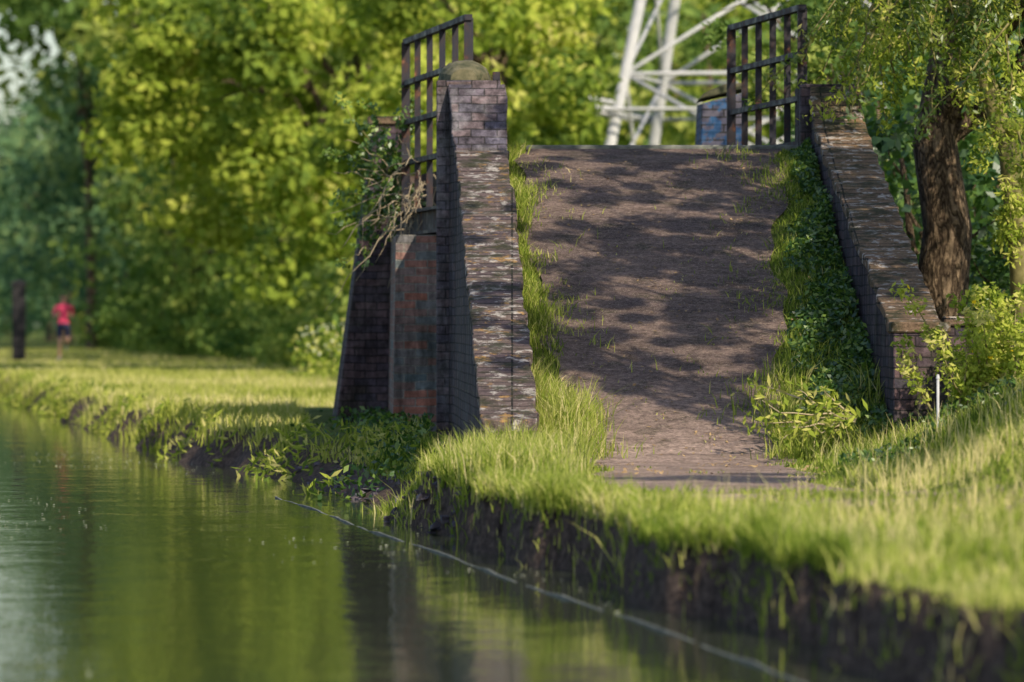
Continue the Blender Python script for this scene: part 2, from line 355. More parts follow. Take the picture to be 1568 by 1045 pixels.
loft("far_abutment",[[(-1.14,54.0,-.5),(2.0,54.0,-.5),(2.0,54.0,1.84),(-1.10,54.0,1.84)],[(-1.26,57.4,-.5),(1.9,57.4,-.5),(1.9,57.4,1.84),(-1.22,57.4,1.84)]],M_brick2,Bp)
def lx(y): return -.39-.146*(y-52)
def rx(y): return 2.66-.146*(y-50)
loft("deck",[[(lx(y)+.25,y,2.14),(rx(y)-.1,y,2.14),(rx(y)-.1,y,2.5),(lx(y)+.25,y,2.5)] for y in (50.92,57.3)],M_rust,Bp)
for nm,f in (("left_girder",lx),("right_girder",rx)):
    for a,(z0,z1,w) in enumerate(((1.86,1.89,.09),(1.89,2.08,.015),(2.08,2.11,.09))):
        loft(nm+"_%d"%a,[[(f(y)-w,y,z0),(f(y)+w,y,z0),(f(y)+w,y,z1-.001),(f(y)-w,y,z1-.001)] for y in (50.93,57.2)],M_rust,Bp)
box("crest_kerb",-.04,2.56,50.25,50.45,2.40,2.575,M_conc,Bp,.012)
def railing(name,f,y0,y1,nb,ztop,zbot):
    E=[];
    def bar(y,w,d,z0,z1):
        x=f(y); E.append([(x-w,y-d,z0),(x+w,y-d,z0),(x+w,y+d,z0),(x-w,y+d,z0),(x-w,y-d,z1),(x+w,y-d,z1),(x+w,y+d,z1),(x-w,y+d,z1)])
    for i in range(nb):
        y=y0+(y1-y0)*i/(nb-1); e=i in (0,nb-1)
        bar(y,.042 if e else .030,.035 if e else .012,zbot-(.1 if e else 0),ztop-.004-(0 if e else .003))
    for z,t in ((ztop,.026),(ztop-.41,.024),(ztop-.80,.024),(ztop-1.2,.024)):
        x0,x1=f(y0),f(y1); w=.034
        E.append([(x0-w,y0-.06,z-t),(x0+w,y0-.06,z-t),(x1+w,y1+.06,z-t),(x1-w,y1+.06,z-t),(x0-w,y0-.06,z+t),(x0+w,y0-.06,z+t),(x1+w,y1+.06,z+t),(x1-w,y1+.06,z+t)])
    V=[];F=[]
    for e in E:
        o=len(V); V+=e; F+=[tuple(o+k for k in q) for q in ((0,3,2,1),(4,5,6,7),(0,1,5,4),(1,2,6,5),(2,3,7,6),(3,0,4,7))]
    mesh_obj(name,V,F,M_rust,Bp)
railing("left_railing",lambda y:lx(y)-.02,51.9,56.4,6,3.79,2.115)
railing("right_railing",lambda y:rx(y)-.05,50.3,53.7,6,3.79,2.115)
loft("far_left_pier",[[(-1.84,57.41,-.5),(-1.16,57.41,-.5),(-1.06,57.41,3.0),(-1.39,57.41,3.0)],[(-1.92,58.4,-.5),(-1.16,58.4,-.5),(-1.06,58.4,3.0),(-1.44,58.4,3.0)]],M_brick,Bp,.01)
box("far_left_pier_cap",-1.46,-1.03,57.38,58.45,3.003,3.09,M_copeR,Bp,.015)
st=[(58.42,-1.1,-1.45,2.95,.12)]+[(y,-1.1-.055*(y-58.4),-1.45-.055*(y-58.4),2.95-.27*(y-58.4),.12) for y in np.arange(59,67.8,.8)]
wall("far_left_wing",st,M_brick,M_copeR)
def graff():
    m,nt,out=newmat("brick_with_blue_paint"); b=NB(nt); geo=b.n("ShaderNodeNewGeometry"); uv=b.n("ShaderNodeUVMap")
    br=b.n("ShaderNodeTexBrick"); b.l(uv.outputs[0],br.inputs["Vector"]); br.inputs["Scale"].default_value=1; br.inputs["Brick Width"].default_value=.225; br.inputs["Row Height"].default_value=.077; br.inputs["Mortar Size"].default_value=.008
    br.inputs["Color1"].default_value=(.10,.10,.15,1); br.inputs["Color2"].default_value=(.15,.14,.17,1); br.inputs["Mortar"].default_value=(.04,.04,.04,1)
    n=b.noise(7,5,geo.outputs["Position"]); c=b.mix(b.ramp(n,[(.52,0.0),(.56,.75)]),br.outputs[0],(.03,.12,.28))
    b.bsdf(out,c,.8,b.bump(br.outputs["Fac"],.8,-.008),.2); return m
loft("far_right_pier",[[(1.86,57.41,1.9),(2.36,57.41,1.9),(2.34,57.41,3.33),(1.92,57.41,3.22)],[(1.84,58.5,1.9),(2.36,58.5,1.9),(2.34,58.5,3.36),(1.9,58.5,3.24)]],graff(),Bp,.01)
loft("far_right_pier_cap",[[(1.89,y,3.262),(2.37,y,3.372),(2.36,y,3.43),(2.15,y,3.42),(1.93,y,3.32)] for y in (57.4,58.5)],M_stone,Bp,.01)

# ------------------------------------------------------------------ path
def strip(name,ys_,fl,fr,fz,mat,nx=8,dz=.006):
    V=[];F=[]
    for y in ys_:
        a,b_=fl(y),fr(y)
        for k in range(nx+1):
            x=a+(b_-a)*k/nx; V.append((x,y,float(fz(x,y))+dz))
    for i in range(len(ys_)-1):
        for k in range(nx):
            o=i*(nx+1)+k; F.append((o,o+1,o+nx+2,o+nx+1))
    return mesh_obj(name,V,F,mat,smooth=True)
PL=lambda y: float(np.interp(y,[5,20,30,34.5,39,42,46,50.3],[5.2,3.2,1.25,.50,.55,.38,.14,0]))
PR=lambda y: float(np.interp(y,[5,20,30,34.5,39,42,46,50.3],[6.6,4.6,2.8,1.92,1.95,2.02,2.14,2.42]))
def PZ(x,y): return max(float(H(x,y)),float(zp(y))) if y>39.5 else float(H(x,y))
wl=lambda y:.05*math.sin(y*2.1)+.025*math.sin(y*5.7)
wr=lambda y:.06*math.sin(y*1.7+1)+.03*math.sin(y*4.9)
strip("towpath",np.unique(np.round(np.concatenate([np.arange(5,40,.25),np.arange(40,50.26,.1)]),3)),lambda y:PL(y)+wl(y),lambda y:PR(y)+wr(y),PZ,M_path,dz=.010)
strip("far_towpath",np.concatenate([np.arange(67.6,130,.6),np.arange(130,420,5)]),lambda y:X(4.0,y),lambda y:X(4.8,y),lambda x,y:H(x,y),M_ground,4,.02)

# ------------------------------------------------------------------ grass
def grass(name,n,y0,y1,u0,u1,hf,w,mat,mask=None,lean=.35,tintf=None):
    y=rng.uniform(y0,y1,n); u=rng.uniform(u0,u1,n); x=X(u,y)
    a,b_=edge(y); keep=u>a+.02+.5*(b_-a)*(y>41)*(y<60)
    if mask is not None: keep&=mask(x,y)
    x,y,u=x[keep],y[keep],u[keep]; z=H(x,y)
    P=np.stack([x,y,z-.01],1); h=hf(x,y,u)*rng.uniform(.5,1.25,len(x))
    t=None if tintf is None else tintf(x,y,u)
    return blades(name,P,h,w,mat,lean,tint=t)
pls=np.vectorize(PL); prs=np.vectorize(PR)
def nearmask(x,y):
    l=pls(y);r=prs(y); j=.10*pn(x*3,y*3)+rng.normal(0,.06,len(x))
    y0=33.6+.9*pn(x*1.7,y*0,1.0)+rng.normal(0,.35,len(x))
    on=(x>l+j)&(x<r+j)&(y>y0)
    br=(y>40.25)&(x>-.65)&(x<3.2)
    sparse=(x>l)&(x<r)&(y<=y0)
    view=(x<.09*y+.9)
    return ~on&~br&view&~(sparse&(rng.random(len(x))<.45*ss(30,33,y)))
def hn(x,y,u):
    l=pls(y); r=prs(y); inp=((x>l-.15)&(x<r+.15)&(y>30))
    return (.09+.07*pn(x,y,1.6)+.02*pn(x,y,5)+.07*(rng.random(len(x))<.06)).clip(.03)*(1-.55*inp)+.12*ss(.45,0,np.abs(x-(.1-.05*(y-39))))*ss(34,36,y)
def tn(x,y,u): return np.clip(.5+.30*pn(x,y,.9)+.18*pn(x,y,3.3)+rng.normal(0,.22,len(x)),0,1)
grass("grass_verge",200000,17,47,.3,6.2,hn,.010,M_grass,nearmask,.48,tn)
n=5200; y=rng.uniform(22,41,n); x=rng.uniform(-.4,3.8,n); m=(U(x,y)>edge(y)[1])&nearmask(x,y)&(pn(x,y,1.3)>0)&~((x>.4)&(x<2.1)&(y>30)); x=x[m];y=y[m]
blades("dry_grass_stalks",np.stack([x,y,H(x,y)],1),rng.uniform(.14,.30,len(x)),.006,M_grass,.35,tint=np.clip(rng.normal(.97,.05,len(x)),0,1))
n=9000; y=rng.uniform(35.5,41.2,n); x=rng.normal(0,.28,n)+np.interp(y,[35.5,41.2],[.05,-.05]); 
m=(x<pls(y)-.03)&(U(x,y)>edge(y)[0]+.05)&~((y>40.2)&(x>-.2)); x=x[m];y=y[m]
blades("tall_grass_tuft",np.stack([x,y,H(x,y)-.01],1),rng.uniform(.12,.38,len(x))*(.8+.3*pn(x,y,2)),.010,M_grass,.42,tint=np.clip(rng.normal(.6,.27,len(x)),0,1))
n=14000; y=rng.uniform(24,42,n); a,b_=edge(y); u=b_-.02+np.abs(rng.normal(0,.12,n)); x=X(u,y)
blades("bank_edge_grass",np.stack([x,y,H(x,y)-.02],1),rng.uniform(.05,.18,n)*np.maximum(.2,.8+.7*pn(x,y,1.3)),.010,M_grass,.6,tint=np.clip(.5+.25*pn(x,y,.9)+rng.normal(0,.2,n),0,1))
def ramp_grass(name,n,side,hh,tm,y0=40.3,y1=50.2,jit=.05,clump=-9):
    y=rng.uniform(y0,y1,n)
    if side<0: l=np.vectorize(xl)(y)+.01; r=pls(y)+.08*pn(y*0,y*2.2)+np.abs(rng.normal(0,jit,n))
    else: l=prs(y)-.08*pn(y*0+2,y*2.2)-np.abs(rng.normal(0,jit,n)); r=np.vectorize(xr)(y)-.01
    x=l+(r-l)*rng.random(n); m=(r>l)&(pn(x*2,y*2,1.0)>clump); x=x[m];y=y[m]
    z=zp(y); h=hh*rng.uniform(.4,1.3,len(x))*np.maximum(.3,1+.7*pn(x,y,2.5))
    blades(name,np.stack([x,y,z-.01],1),h,.009,M_grass,.6,tint=np.clip(rng.normal(tm,.25,len(x)),0,1))
ramp_grass("ramp_edge_grass",4200,-1,.10,.4); ramp_grass("ramp_edge_grass",7500,1,.06,.3)
ramp_grass("ramp_edge_grass",4200,-1,.09,.55,40.3,50,.28,.0); ramp_grass("ramp_edge_grass",5500,1,.08,.4,40.3,50,.42,.05)
ramp_grass("ramp_edge_grass",3600,1,.17,.5,40.3,42.8,.2,-.3); ramp_grass("ramp_edge_grass",3500,-1,.22,.6,40.3,43,.15,-.4)
n=3600; y=rng.uniform(36,49,n); x=rng.uniform(.1,2.4,n); m=(pn(x*1.6,y*1.1,1.7)>.65); x=x[m];y=y[m]
blades("path_weeds",np.stack([x,y,np.maximum(zp(y),H(x,y))],1),rng.uniform(.01,.035,len(x)),.012,M_grass,.8)
# leaf litter on the ramp
n=1500; y=rng.uniform(37,50,n); x=rng.uniform(.1,2.4,n); m=(pn(x*2,y*1.3,1.2)>-.1); x=x[m];y=y[m]
leaves("leaf_litter",np.stack([x,y,np.maximum(zp(y),H(x,y))+.02],1),np.tile([0,-.2,1.],(len(x),1))+rng.normal(size=(len(x),3))*.25,.035,.5,simple("dead_leaf",(.20,.13,.07),(.42,.30,.16),9))
hf=lambda x,y,u:.12+.08*pn(x,y,.9)+.05*ss(1.0,.2,u)
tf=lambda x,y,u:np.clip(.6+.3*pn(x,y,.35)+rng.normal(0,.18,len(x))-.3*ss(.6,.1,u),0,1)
fm=lambda x,y:~((y<68.2)&(x>-1.9-.06*np.maximum(y-57,0)-.1)&(y>50))&~((y<=50.9)&(x>-.72))
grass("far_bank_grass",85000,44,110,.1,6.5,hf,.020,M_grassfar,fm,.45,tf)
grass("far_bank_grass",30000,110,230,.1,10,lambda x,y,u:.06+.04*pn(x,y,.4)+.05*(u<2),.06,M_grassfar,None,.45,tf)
n=8000; y=rng.uniform(44,100,n); a,b_=edge(y); u=a+(b_-a)*rng.uniform(.0,.9,n); k=pn(u,y,1.1)>.2; y=y[k];u=u[k];x=X(u,y)
P=np.stack([x,y,H(x,y)+rng.uniform(0,.2,len(x))],1); leaves("bank_plants",P,rng.normal(size=(len(x),3))+[0,0,.5],.13,.22,M_bright)

# ------------------------------------------------------------------ ramp-side plants
n=17000; y=41.0+9.0*rng.random(n)**1.1; l=prs(y)+.08; r=np.vectorize(xr)(y)
t=rng.random(n)**.7; x=l+(r-l)*t-.03; k=(pn(x*2.2,y*2.2,1.0)+.8*t+.0>rng.normal(0,.15,n)); x=x[k];y=y[k];t=t[k]
hgt=(.04+.12*t)*(1+.8*pn(x*3,y*2.2,1.0)); z=zp(y)+np.abs(hgt)*rng.random(len(x))
leaves("nettle_plants",np.stack([x,y,z],1),rng.normal(size=(len(x),3))*.8+[0,-.2,.7],.055,.5,M_ivy)
n=6000; y=rng.uniform(37.5,41.4,n); x=rng.uniform(2.0,3.5,n); k=(x>prs(y)+.25)&(pn(x*1.5,y*1.5)+.5*(x-2.3)>.3)&~((y>40.95)&(x>2.7)&(x<3.2)); x=x[k];y=y[k]
leaves("low_weeds",np.stack([x,y,H(x,y)+rng.random(len(x))*.12],1),rng.normal(size=(len(x),3))*.8+[0,0,.7],.05,.45,M_ivy)
n=1500; y=rng.uniform(43,57,n); x=np.where(y<50.8,-.7,-.95)-np.abs(rng.normal(0,.35,n)); 
leaves("low_weeds",np.stack([x,y,H(x,y)+rng.random(n)*.18],1),rng.normal(size=(n,3))*.8+[0,0,.7],.07,.5,M_ivy)
Vv=[];Ff=[]
for k in range(300):
    y=rng.uniform(36,50); a,b_=edge(y); u=rng.uniform(a-.02,b_); c=np.array([X(u,y),y,float(H(X(u,y),y))]); s=rng.uniform(.02,.08)
    o=len(Vv); pts=unit(rng.normal(size=(8,3))+np.array([[a_,b2,c_] for a_ in(-1,1) for b2 in(-1,1) for c_ in(-1,1)])*1.5)*s*[1,1,.6]; Vv+=[c+p for p in pts]
    Ff+=[tuple(o+j for j in q) for q in ((0,1,3,2),(4,6,7,5),(0,4,5,1),(2,3,7,6),(0,2,6,4),(1,5,7,3))]
mesh_obj("rubble",Vv,Ff,M_brick3)
fb=empty("fallen_branch"); paths=[];LP=[]
base=np.array([2.45,40.6,.32])
for k in range(11):
    e=base+np.array([-rng.uniform(.2,.9),-rng.uniform(-.6,.9),rng.uniform(-.16,.28)]); e[2]=max(e[2],.1)
    p=wob(base,e,6,.12); paths.append((p,list(np.linspace(.010,.003,7))))
    for q in p[2:]:
        for _ in range(8): LP.append(q+rng.normal(size=3)*[.06,.06,.04])
tubes("twigs",paths,M_dry,fb,5); LP=np.array(LP); leaves("leaves",LP,rng.normal(size=LP.shape)+[0,-.5,.6],.09,.3,M_bright,fb,droop=.6)
bu=empty("broom_bush"); C=[];paths=[]
for k in range(30):
    b0_=np.array([3.42+rng.normal(0,.2),40.0+rng.normal(0,.2),.38]); e=b0_+np.array([rng.normal(-.05,.22),rng.normal(0,.25),rng.uniform(.25,.85)])
    p=wob(b0_,e,5,.1); paths.append((p,list(np.linspace(.012,.003,6)))); C+=p[1:]
tubes("stems",paths,M_limb,bu,5); P,N,t=clumps(C,.10,8500); leaves("leaves",P,N+[0,-.3,0],.05,.42,M_bright,bu,np.clip(t+.1,0,1))
P,N,t=clumps(C,.13,40); leaves("flowers",P,N+[0,-1,0],.04,.9,M_yellow,bu)
mp_=empty("marker_post"); tubes("shaft",[([(2.92,39.0,.1),(2.92,39.0,.62)],[.010,.010])],M_galv,mp_,10); tubes("cap",[([(2.92,39,.62),(2.92,39,.65)],[.015,.008])],M_galv,mp_,10)
dt=empty("dead_bramble"); paths=[]
for k in range(80):
    b0_=np.array([-1.0+rng.normal(0,.14),55.6+rng.normal(0,.5),2.2+rng.normal(0,.18)])
    e=b0_+np.array([-abs(rng.normal(.22,.34))+.16,-rng.uniform(0,.5),rng.uniform(-1.0,.25)])
    paths.append((wob(b0_,e,7,.16,-.06),list(np.linspace(.006,.002,8))))
tubes("stems",paths,M_dry,dt,4)
br=empty("bramble_plant"); paths=[];C=[]
for k in range(30):
    b0_=np.array([-1.15+rng.normal(0,.1),56.6,2.45+rng.normal(0,.15)])
    e=b0_+np.array([rng.uniform(-.6,.3),-rng.uniform(0,.6),rng.uniform(-.7,.75)])
    p=wob(b0_,e,6,.12,-.08); paths.append((p,list(np.linspace(.006,.002,7)))); C+=p[1:]
tubes("stems",paths,M_limb,br,4); P,N,t=clumps(C,.09,2800); leaves("leaves",P,N+[0,-.4,0],.06,.6,M_ivy,br,np.clip(t+.15,0,1))

# ------------------------------------------------------------------ trees
def tree(name,base,trunk,crownC,crownR,ncl,nleaf,lsize,mat,nlimb=12,asp=.5,clr=.3,tr=.3,bark=None,droop=.2,shell=.35,ts=.6):
    T=empty(name)
    base=np.array(base,float); C=np.array(crownC,float); R=np.array(crownR,float)
    D=unit(rng.normal(size=(ncl,3))); rr=rng.uniform(shell,1,ncl)**.7
    CC=C+D*rr[:,None]*R
    tp=[base+np.array([0,0,-.15])]+[base+(np.array([*trunk])-base)*t+rng.normal(size=3)*[.07,.07,0]*tr*3 for t in (.15,.35,.55,.8)]+[np.array([*trunk],float)]
    rad=[tr*1.35,tr*1.05,tr*.92,tr*.85,tr*.75,tr*.6]
    paths=[(tp,rad)]
    for k in rng.choice(ncl,min(nlimb,ncl),replace=False):
        s=tp[rng.integers(3,6)]; p=wob(s,CC[k],7,.12,-.04); r0=tr*rng.uniform(.22,.42); paths.append((p,list(np.linspace(r0,r0*.15,8))))
        for _ in range(2):
            q=p[rng.integers(3,7)]; e=q+rng.normal(size=3)*R*.25; paths.append((wob(q,e,4,.15),list(np.linspace(r0*.3,r0*.06,5))))
    P,N,t=clumps(CC,np.mean(R)*clr*rng.uniform(.6,1.3,ncl),nleaf)
    tubes("trunk_and_limbs",paths,bark or M_bark,T,10,.2); leaves("crown",P,N,lsize,asp,mat,T,t,droop,ts)
    return T
tree("willow_tree",(3.85,52,.5),(4.0,52.2,4.4),(4.7,50.7,6.0),(2.6,3.2,2.4),70,22000,.085,M_near,16,.4,.22,tr=.25)
tree("willow_tree",(4.75,51,.5),(5.1,50.6,4.2),(6.6,49,6.0),(2.6,3.0,2.5),60,12000,.10,M_near,14,.4,.25,tr=.19)
sp=empty("leaning_tree")
tubes("trunk",[([(4.62,50.6,.3),(4.52,50.4,1.6),(4.40,50.3,2.5),(4.15,50.2,3.25),(3.88,50.0,4.1),(3.80,49.9,5.2)],[.15,.12,.10,.085,.075,.06])],M_limb,sp,10,.1)
C=[];paths=[];C2=[]
for k in range(60):
    s=np.array([rng.uniform(2.9,4.4),49.3+rng.uniform(-1.2,1.2),rng.uniform(3.3,4.6)])
    e=s+np.array([rng.normal(-.1,.25),rng.normal(0,.3),-rng.uniform(.3,1.1)]); p=wob(s,e,6,.1); paths.append((p,list(np.linspace(.012,.003,7)))); (C if k%2 else C2).extend(p[1:])
for k in range(12):
    s=np.array([rng.uniform(4.15,4.6),49.3+rng.uniform(-1.2,1.2),rng.uniform(1.6,3.2)])
    e=s+np.array([rng.normal(-.1,.2),rng.normal(0,.3),-rng.uniform(-.2,.6)]); p=wob(s,e,6,.1); paths.append((p,list(np.linspace(.012,.003,7)))); C+=p[1:]
tubes("drooping_twigs",paths,M_limb,sp,4); P,N,t=clumps(C,.12,6000); leaves("drooping_leaves",P,N+[.3,-.4,.2],.07,.36,M_bright,sp,t,.8)
P,N,t=clumps(C2,.13,5000); leaves("shaded_leaves",P,N+[.3,-.4,.2],.07,.36,M_near,sp,t,.8)
for bx,by,cx_,cy_,cz,R_,nl,nc,cr in ((4.9,37.0,4.4,37.0,6.0,(1.7,2.0,1.3),7500,60,.13),(5.3,40.6,4.6,40.6,6.2,(1.9,2.1,1.4),9500,70,.13),(5.2,44.5,4.2,44.5,6.3,(1.7,1.8,1.3),7500,60,.13),(6.2,38.8,6.0,38.8,5.6,(1.6,2.0,1.5),8500,34,.24),(6.4,42.3,5.9,42.3,5.9,(1.6,2.0,1.5),8500,34,.24),(7.0,28.6,6.8,28.8,5.8,(1.7,1.1,1.2),9000,30,.25),(8.6,30.4,8.3,30.5,5.8,(1.5,1.2,1.2),7500,30,.25)):  # added unseen trees, crowns placed and thinned to shade ramp and verge
    tree("shade_tree",(bx,by,1),(bx-.1,by,4.3),(cx_,cy_,cz),R_,nc,nl,.12,M_near,12,.5,cr,tr=.18,shell=.1)
def mass(name,cs,mat,n,ls,r,asp=.6,trunks=True,sh=.35,ts=.25):
    T=empty(name); Ps=[];Ns=[];ts_=[];paths=[]
    for (x,y,z,rx_,ry,rz) in cs:
        ncl=26; D=unit(rng.normal(size=(ncl,3))); CC=np.array([x,y,z])+D*(rng.uniform(sh,1,ncl)**.7)[:,None]*np.array([rx_,ry,rz])
        CC[:,2]=np.maximum(CC[:,2],.25)
        P,N,t=clumps(CC,np.mean([rx_,rz])*r*rng.uniform(.6,1.3,ncl),n); Ps.append(P);Ns.append(N);ts_.append(t)
        g0=float(H(x,y))
        if trunks:
            tr=.03*rz+.03; paths.append((wob((x,y,g0-.1),(x+rng.normal(0,.3),y,z+rz*.5),6,.04),list(np.linspace(tr,tr*.35,7))))
            for k in range(6): paths.append((wob((x,y,g0+(z-g0)*rng.uniform(.3,.9)),CC[k],5,.1),list(np.linspace(tr*.4,tr*.1,6))))
    leaves("crown",np.concatenate(Ps),np.concatenate(Ns),ls,asp,mat,T,np.concatenate(ts_),0,ts,.25)
    if trunks: tubes("trunks",paths,M_bark,T,7,.1)
mass("undergrowth",[(rng.uniform(4.0,9),rng.uniform(56,66),rng.uniform(.8,3.6),1.6,1.6,1.3) for _ in range(16)],M_ivy,1700,.14,.35)
mass("undergrowth",[(rng.uniform(6.0,11),rng.uniform(72,80),rng.uniform(1,8),2.2,1.8,1.8) for _ in range(16)],M_mid,1400,.22,.35)
mass("hazel_bush",[(4.9,53.5,1.3,.8,.8,.7),(5.5,51.5,1.2,.7,.7,.6),(3.5,53.8,1.2,.5,.6,.5)],M_ivy,3000,.07,.35)
tree("sycamore_tree",(5.2,80,.3),(5.0,80,3.5),(4.7,80,5.6),(1.8,1.8,2.3),44,8000,.12,M_mid,12,.6,.27,tr=.15)
tree("sycamore_tree",(4.3,66,.3),(4.1,66,2.5),(3.3,66,4.0),(.95,.9,1.5),30,5000,.09,M_mid,12,.6,.27,tr=.08)
cs=[];cs2=[];rs=np.random.default_rng(3)
for y in np.arange(122,330,9.5):
    u=9.0+rs.uniform(-1,1.2)+ (y-118)*.008; R=rs.uniform(3.4,4.6)*(1+.0015*(y-118)); h=rs.uniform(6.0,7.5)*(1+.002*(y-118)); (cs if y<200 else cs2).append((X(u+R*.2,y),y,h*.82,R,R,h*.82))
mass("distant_trees",cs,M_mid,3200,.34,.30); mass("distant_trees",cs2,M_dark,2800,.42,.30)
cs=[]
for y in np.arange(340,620,25.0): cs.append((X(13+rs.uniform(-2,2),y),y,6.0,7,7,6.0))
mass("distant_trees",cs,M_dark,2000,.7,.32)
cs=[]
for k in range(30):
    y=rs.uniform(132,190); x=rs.uniform(-9,20); cs.append((x,y,rs.uniform(3,10),3.8,3.8,3.6))
mass("distant_trees",cs[::2],M_bright,2300,.34,.32); mass("distant_trees",cs[1::2],M_mid,2300,.34,.32)
cs=[]
for k in range(26):
    y=rs.uniform(200,240); x=-16+k*1.9; cs.append((x,y,rs.choice([4,10,15]),5,4,6))
mass("distant_trees",cs,M_mid,1900,.65,.35)
tree("alder_tree",(-3.0,118,.2),(-3.2,118,7),(-4.6,116,6.2),(4.0,3.6,4.6),60,17000,.26,M_bright,14,.6,.26,tr=.22,ts=.3)
tree("alder_tree",(-.2,104,.2),(-.2,104,6),(-.8,103,4.6),(3.0,2.8,3.8),50,12000,.23,M_bright,14,.6,.26,tr=.2,ts=.3)
cs=[]
for y in np.arange(84,240,4.5):
    u=7.6+rs.uniform(-.5,.9)+(y-84)*.012; cs.append((X(u,y),y,rs.uniform(.7,1.2),1.5,2.2,rs.uniform(.9,1.5)))
mass("hedgerow",cs,M_mid,1200,.20,.4,trunks=False)
n=700; y=rng.uniform(80,100,n); u=rng.uniform(4.9,6.4,n); x=X(u,y); k=pn(x,y,.8)>.1; x=x[k];y=y[k]
cp=empty("cow_parsley"); P=np.stack([x,y,H(x,y)+rng.uniform(.5,1.0,len(x))],1); leaves("umbels",P,rng.normal(size=P.shape)*.4+[0,-.3,1],.06,.9,M_white,cp)
P2=P.copy(); P2[:,2]*=rng.random(len(P2)); leaves("foliage",np.repeat(P2,8,0)+rng.normal(size=(len(P2)*8,3))*.12,rng.normal(size=(len(P2)*8,3)),.14,.4,M_bright,cp)

# ------------------------------------------------------------------ pylon
py=empty("electricity_pylon"); cx,cy=4.70,110.0; th=math.radians(11)
def corner(k,z):
    a=2.4*(1-(z-4.47)*.075); a=max(a,.25); s=[(-1,-1),(1,-1),(1,1),(-1,1)][k]
    x=s[0]*a; y=s[1]*a; return (cx+x*math.cos(th)+y*math.sin(th)*1.0, cy-x*math.sin(th)+y*math.cos(th), z)
paths=[]
lv=[0.0,3.0,5.75,8.2,10.4,12.3,14,15.5,17]
for k in range(4):
    paths.append(([corner(k,z) for z in lv],[.12]*len(lv)))
    k2=(k+1)%4
    for i in range(len(lv)-1):
        paths.append(([corner(k,lv[i]),corner(k2,lv[i+1])],[.04,.04])); paths.append(([corner(k2,lv[i]),corner(k,lv[i+1])],[.04,.04]))
        paths.append(([corner(k,lv[i+1]),corner(k2,lv[i+1])],[.04,.04]))
for z in (13,16): 
    for s in (-1,1): paths.append(([(cx,cy,z+.8),(cx+s*3.2,cy,z)],[.06,.04])); paths.append(([(cx,cy,z),(cx+s*3.2,cy,z)],[.06,.04]))
for k in range(4):
    a=np.array(corner(k,4.95)); o=(a-np.array([cx,cy,4.95])); o/=np.linalg.norm(o)
    for dz in (0,.12,.24): 
        q=a+o*.9; paths.append(([a+[0,0,dz],q+[0,0,dz+.12]],[.04,.03]))
    a2=np.array(corner((k+1)%4,4.95)); o2=(a2-np.array([cx,cy,4.95])); o2/=np.linalg.norm(o2)
    for f in (.3,.6,.9): paths.append(([a+o*f+[0,0,.1],a2+o2*f+[0,0,.1]],[.03,.03]))
tubes("lattice",paths,M_galv,py,6)
po=empty("wooden_post"); px_,py_=-13.0,150.0
M_wood=simple("dark_timber",(.015,.015,.02),(.035,.033,.035),8)
loft("post",[[(px_-.17,py_-.14,z),(px_+.17,py_-.14,z),(px_+.17,py_+.14,z),(px_-.17,py_+.14,z)] for z in (-.1,.9,2.0)],M_wood,po,.02)
loft("weathered_top",[[(px_-.18*s,py_-.15*s,z),(px_+.18*s,py_-.15*s,z),(px_+.18*s,py_+.15*s,z),(px_-.18*s,py_+.15*s,z)] for z,s in ((2.003,1.08),(2.07,1.08),(2.15,.3))],M_wood,po)

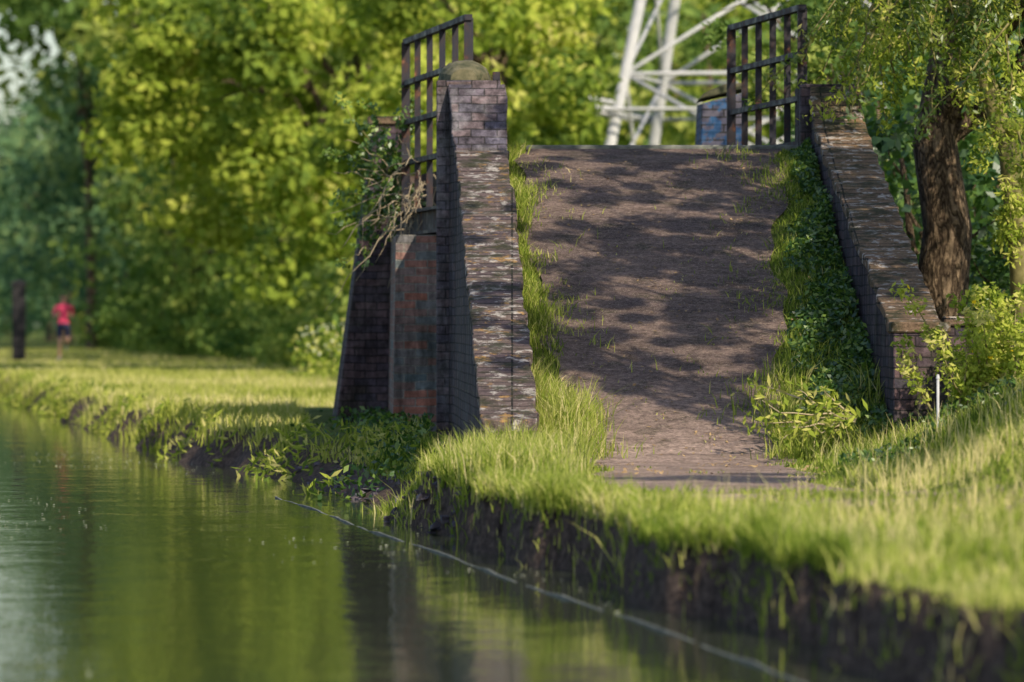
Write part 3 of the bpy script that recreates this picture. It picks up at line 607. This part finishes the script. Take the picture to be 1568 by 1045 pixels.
# ------------------------------------------------------------------ runner
def runner(loc):
    R=empty("runner",(0,0,0))
    v=[(0,0,.95,.125,.10),(0,-.01,1.12,.115,.09),(0,-.03,1.33,.15,.10),(0,-.04,1.47,.07,.06),(0,-.05,1.54,.05,.05),(0,-.06,1.60,.078,.085),(0,-.06,1.68,.072,.085),(0,-.055,1.73,.045,.05)]
    e=[(0,1),(1,2),(2,3),(3,4),(4,5),(5,6),(6,7)]
    def add(par_,pts):
        p=par_
        for q in pts: v.append(q); e.append((p,len(v)-1)); p=len(v)-1
        return p
    for s,ph in ((1,1),(-1,-1)):
        sh=add(2,[(s*.17,-.03,1.42,.058,.055)])
        el=add(sh,[(s*.24,.06*ph+.02,1.27,.048,.048),(s*.26,.12*ph+.03,1.14,.04,.04)])
        wr=add(el,[(s*.22,.02+.05*ph-.1,1.14,.036,.034),(s*.17,-.18+.05*ph,1.17,.025,.024),(s*.155,-.225+.05*ph,1.185,.030,.02)])
        hx,hy,hz=s*.155,-.225+.05*ph,1.185
        for f,(dy,L) in enumerate(((.024,.058),(.009,.066),(-.007,.062),(-.022,.05))):
            add(wr,[(hx-s*.005,hy-.03,hz+dy,.009,.009),(hx-s*.02,hy-.03-L*.4,hz+dy,.008,.008),(hx-s*.04,hy-.03-L*.45,hz+dy-.005,.007,.007)])
        add(wr,[(hx-s*.02,hy+.01,hz+.035,.010,.010),(hx-s*.035,hy-.02,hz+.045,.008,.008)])
    hp=add(0,[(-.10,.0,.88,.095,.095)]); add(hp,[(-.105,-.06,.68,.08,.08),(-.10,-.10,.50,.056,.058),(-.10,-.02,.32,.052,.056),(-.10,.06,.10,.034,.036),(-.10,.0,.045,.04,.035),(-.105,-.13,.03,.034,.022)])
    hp=add(0,[(.10,.0,.88,.095,.095)]); add(hp,[(.105,.02,.68,.08,.08),(.10,.03,.50,.056,.058),(.10,.2,.44,.052,.056),(.10,.40,.40,.034,.036),(.10,.45,.36,.04,.035),(.10,.44,.24,.034,.022)])
    me=bpy.data.meshes.new("body"); me.from_pydata([p[:3] for p in v],e,[]); o=bpy.data.objects.new("body_tmp",me); link(o)
    sk=o.modifiers.new("s",'SKIN'); sk.use_smooth_shade=True
    for i,p in enumerate(v): me.skin_vertices[0].data[i].radius=(p[3],p[4]); me.skin_vertices[0].data[i].use_root=(i==0)
    o.modifiers.new("sub",'SUBSURF').levels=2; o.modifiers["sub"].render_levels=2
    dg=bpy.context.evaluated_depsgraph_get(); m2=bpy.data.meshes.new_from_object(o.evaluated_get(dg)); bpy.data.objects.remove(o)
    mats=[simple("skin",(.42,.25,.18),(.5,.31,.23),5),simple("red_top",(.60,.05,.13),(.70,.08,.17),6),simple("navy_shorts",(.02,.025,.06),(.03,.035,.08),6),simple("hair",(.04,.025,.015),(.08,.05,.03),40),simple("shoes",(.5,.5,.52),(.7,.7,.7),30)]
    m2.materials.clear()
    for m in mats: m2.materials.append(m)
    for p in m2.polygons:
        c=p.center; k=0; p.use_smooth=True
        if c.z>1.665 or (c.z>1.58 and c.y>-.02): k=3
        elif c.z>.96 and c.z<1.49 and (abs(c.x)<.2 or c.z>1.2): k=1
        elif .60<c.z<=.96 and abs(c.x)<.22: k=2
        elif c.z<.075 or (c.y>.385): k=4
        if c.y<-.1 and abs(c.x)>.1 and c.z>1.1 and c.z<1.25: k=0
        p.material_index=k
    link(bpy.data.objects.new("body",m2),R)
    tubes("nose",[([(0,-.135,1.66),(0,-.155,1.63),(0,-.150,1.62)],[.006,.013,.008])],mats[0],R,8)
    tubes("ears",[([(s*.07,-.055,1.66),(s*.084,-.05,1.64),(s*.075,-.055,1.61)],[.01,.014,.008]) for s in (-1,1)],mats[0],R,8)
    tubes("eyes",[([(s*.028,-.126,1.652),(s*.028,-.138,1.652)],[.010,.006]) for s in (-1,1)],mats[3],R,8)
    tubes("mouth",[([(-.022,-.134,1.592),(0,-.141,1.59),(.022,-.134,1.592)],[.004,.007,.004])],mats[1],R,6)
    tubes("ponytail",[([(0,.02,1.69),(0,.08,1.66),(.02,.10,1.55)],[.025,.028,.01])],mats[3],R,8)
    R.location=loc; R.rotation_euler=(0,0,math.radians(8))
runner((-11.75,149,float(H(-11.75,149))+.03))

# ------------------------------------------------------------------ light, world, camera
az,el=math.radians(150),math.radians(35)
w=bpy.data.worlds.new("World"); S.world=w; w.use_nodes=True; nt=w.node_tree; bg=nt.nodes["Background"]
sky=nt.nodes.new("ShaderNodeTexSky"); sky.sky_type='NISHITA'; sky.sun_disc=False; sky.sun_elevation=el; sky.sun_rotation=az; sky.dust_density=1.5
nt.links.new(sky.outputs[0],bg.inputs[0]); bg.inputs[1].default_value=.15
L=bpy.data.lights.new("sun",'SUN'); L.energy=5.0; L.angle=math.radians(.5); L.color=(1,.86,.66)
so=link(bpy.data.objects.new("sun",L)); d=Vector((math.sin(az)*math.cos(el),math.cos(az)*math.cos(el),math.sin(el))); so.rotation_euler=d.to_track_quat('Z','Y').to_euler(); so.location=(30,-10,30)
cam=bpy.data.cameras.new("camera"); co=link(bpy.data.objects.new("camera",cam)); co.location=(0,0,1.0)
cam.sensor_width=36; cam.lens=200; co.rotation_euler=(math.radians(90-.178),0,0); cam.clip_start=.5; cam.clip_end=5000
cam.dof.use_dof=True; cam.dof.focus_distance=43.5; cam.dof.aperture_fstop=2.8; cam.dof.aperture_blades=9
S.camera=co
S.view_settings.view_transform='Standard'; S.view_settings.look='None'; S.view_settings.exposure=0
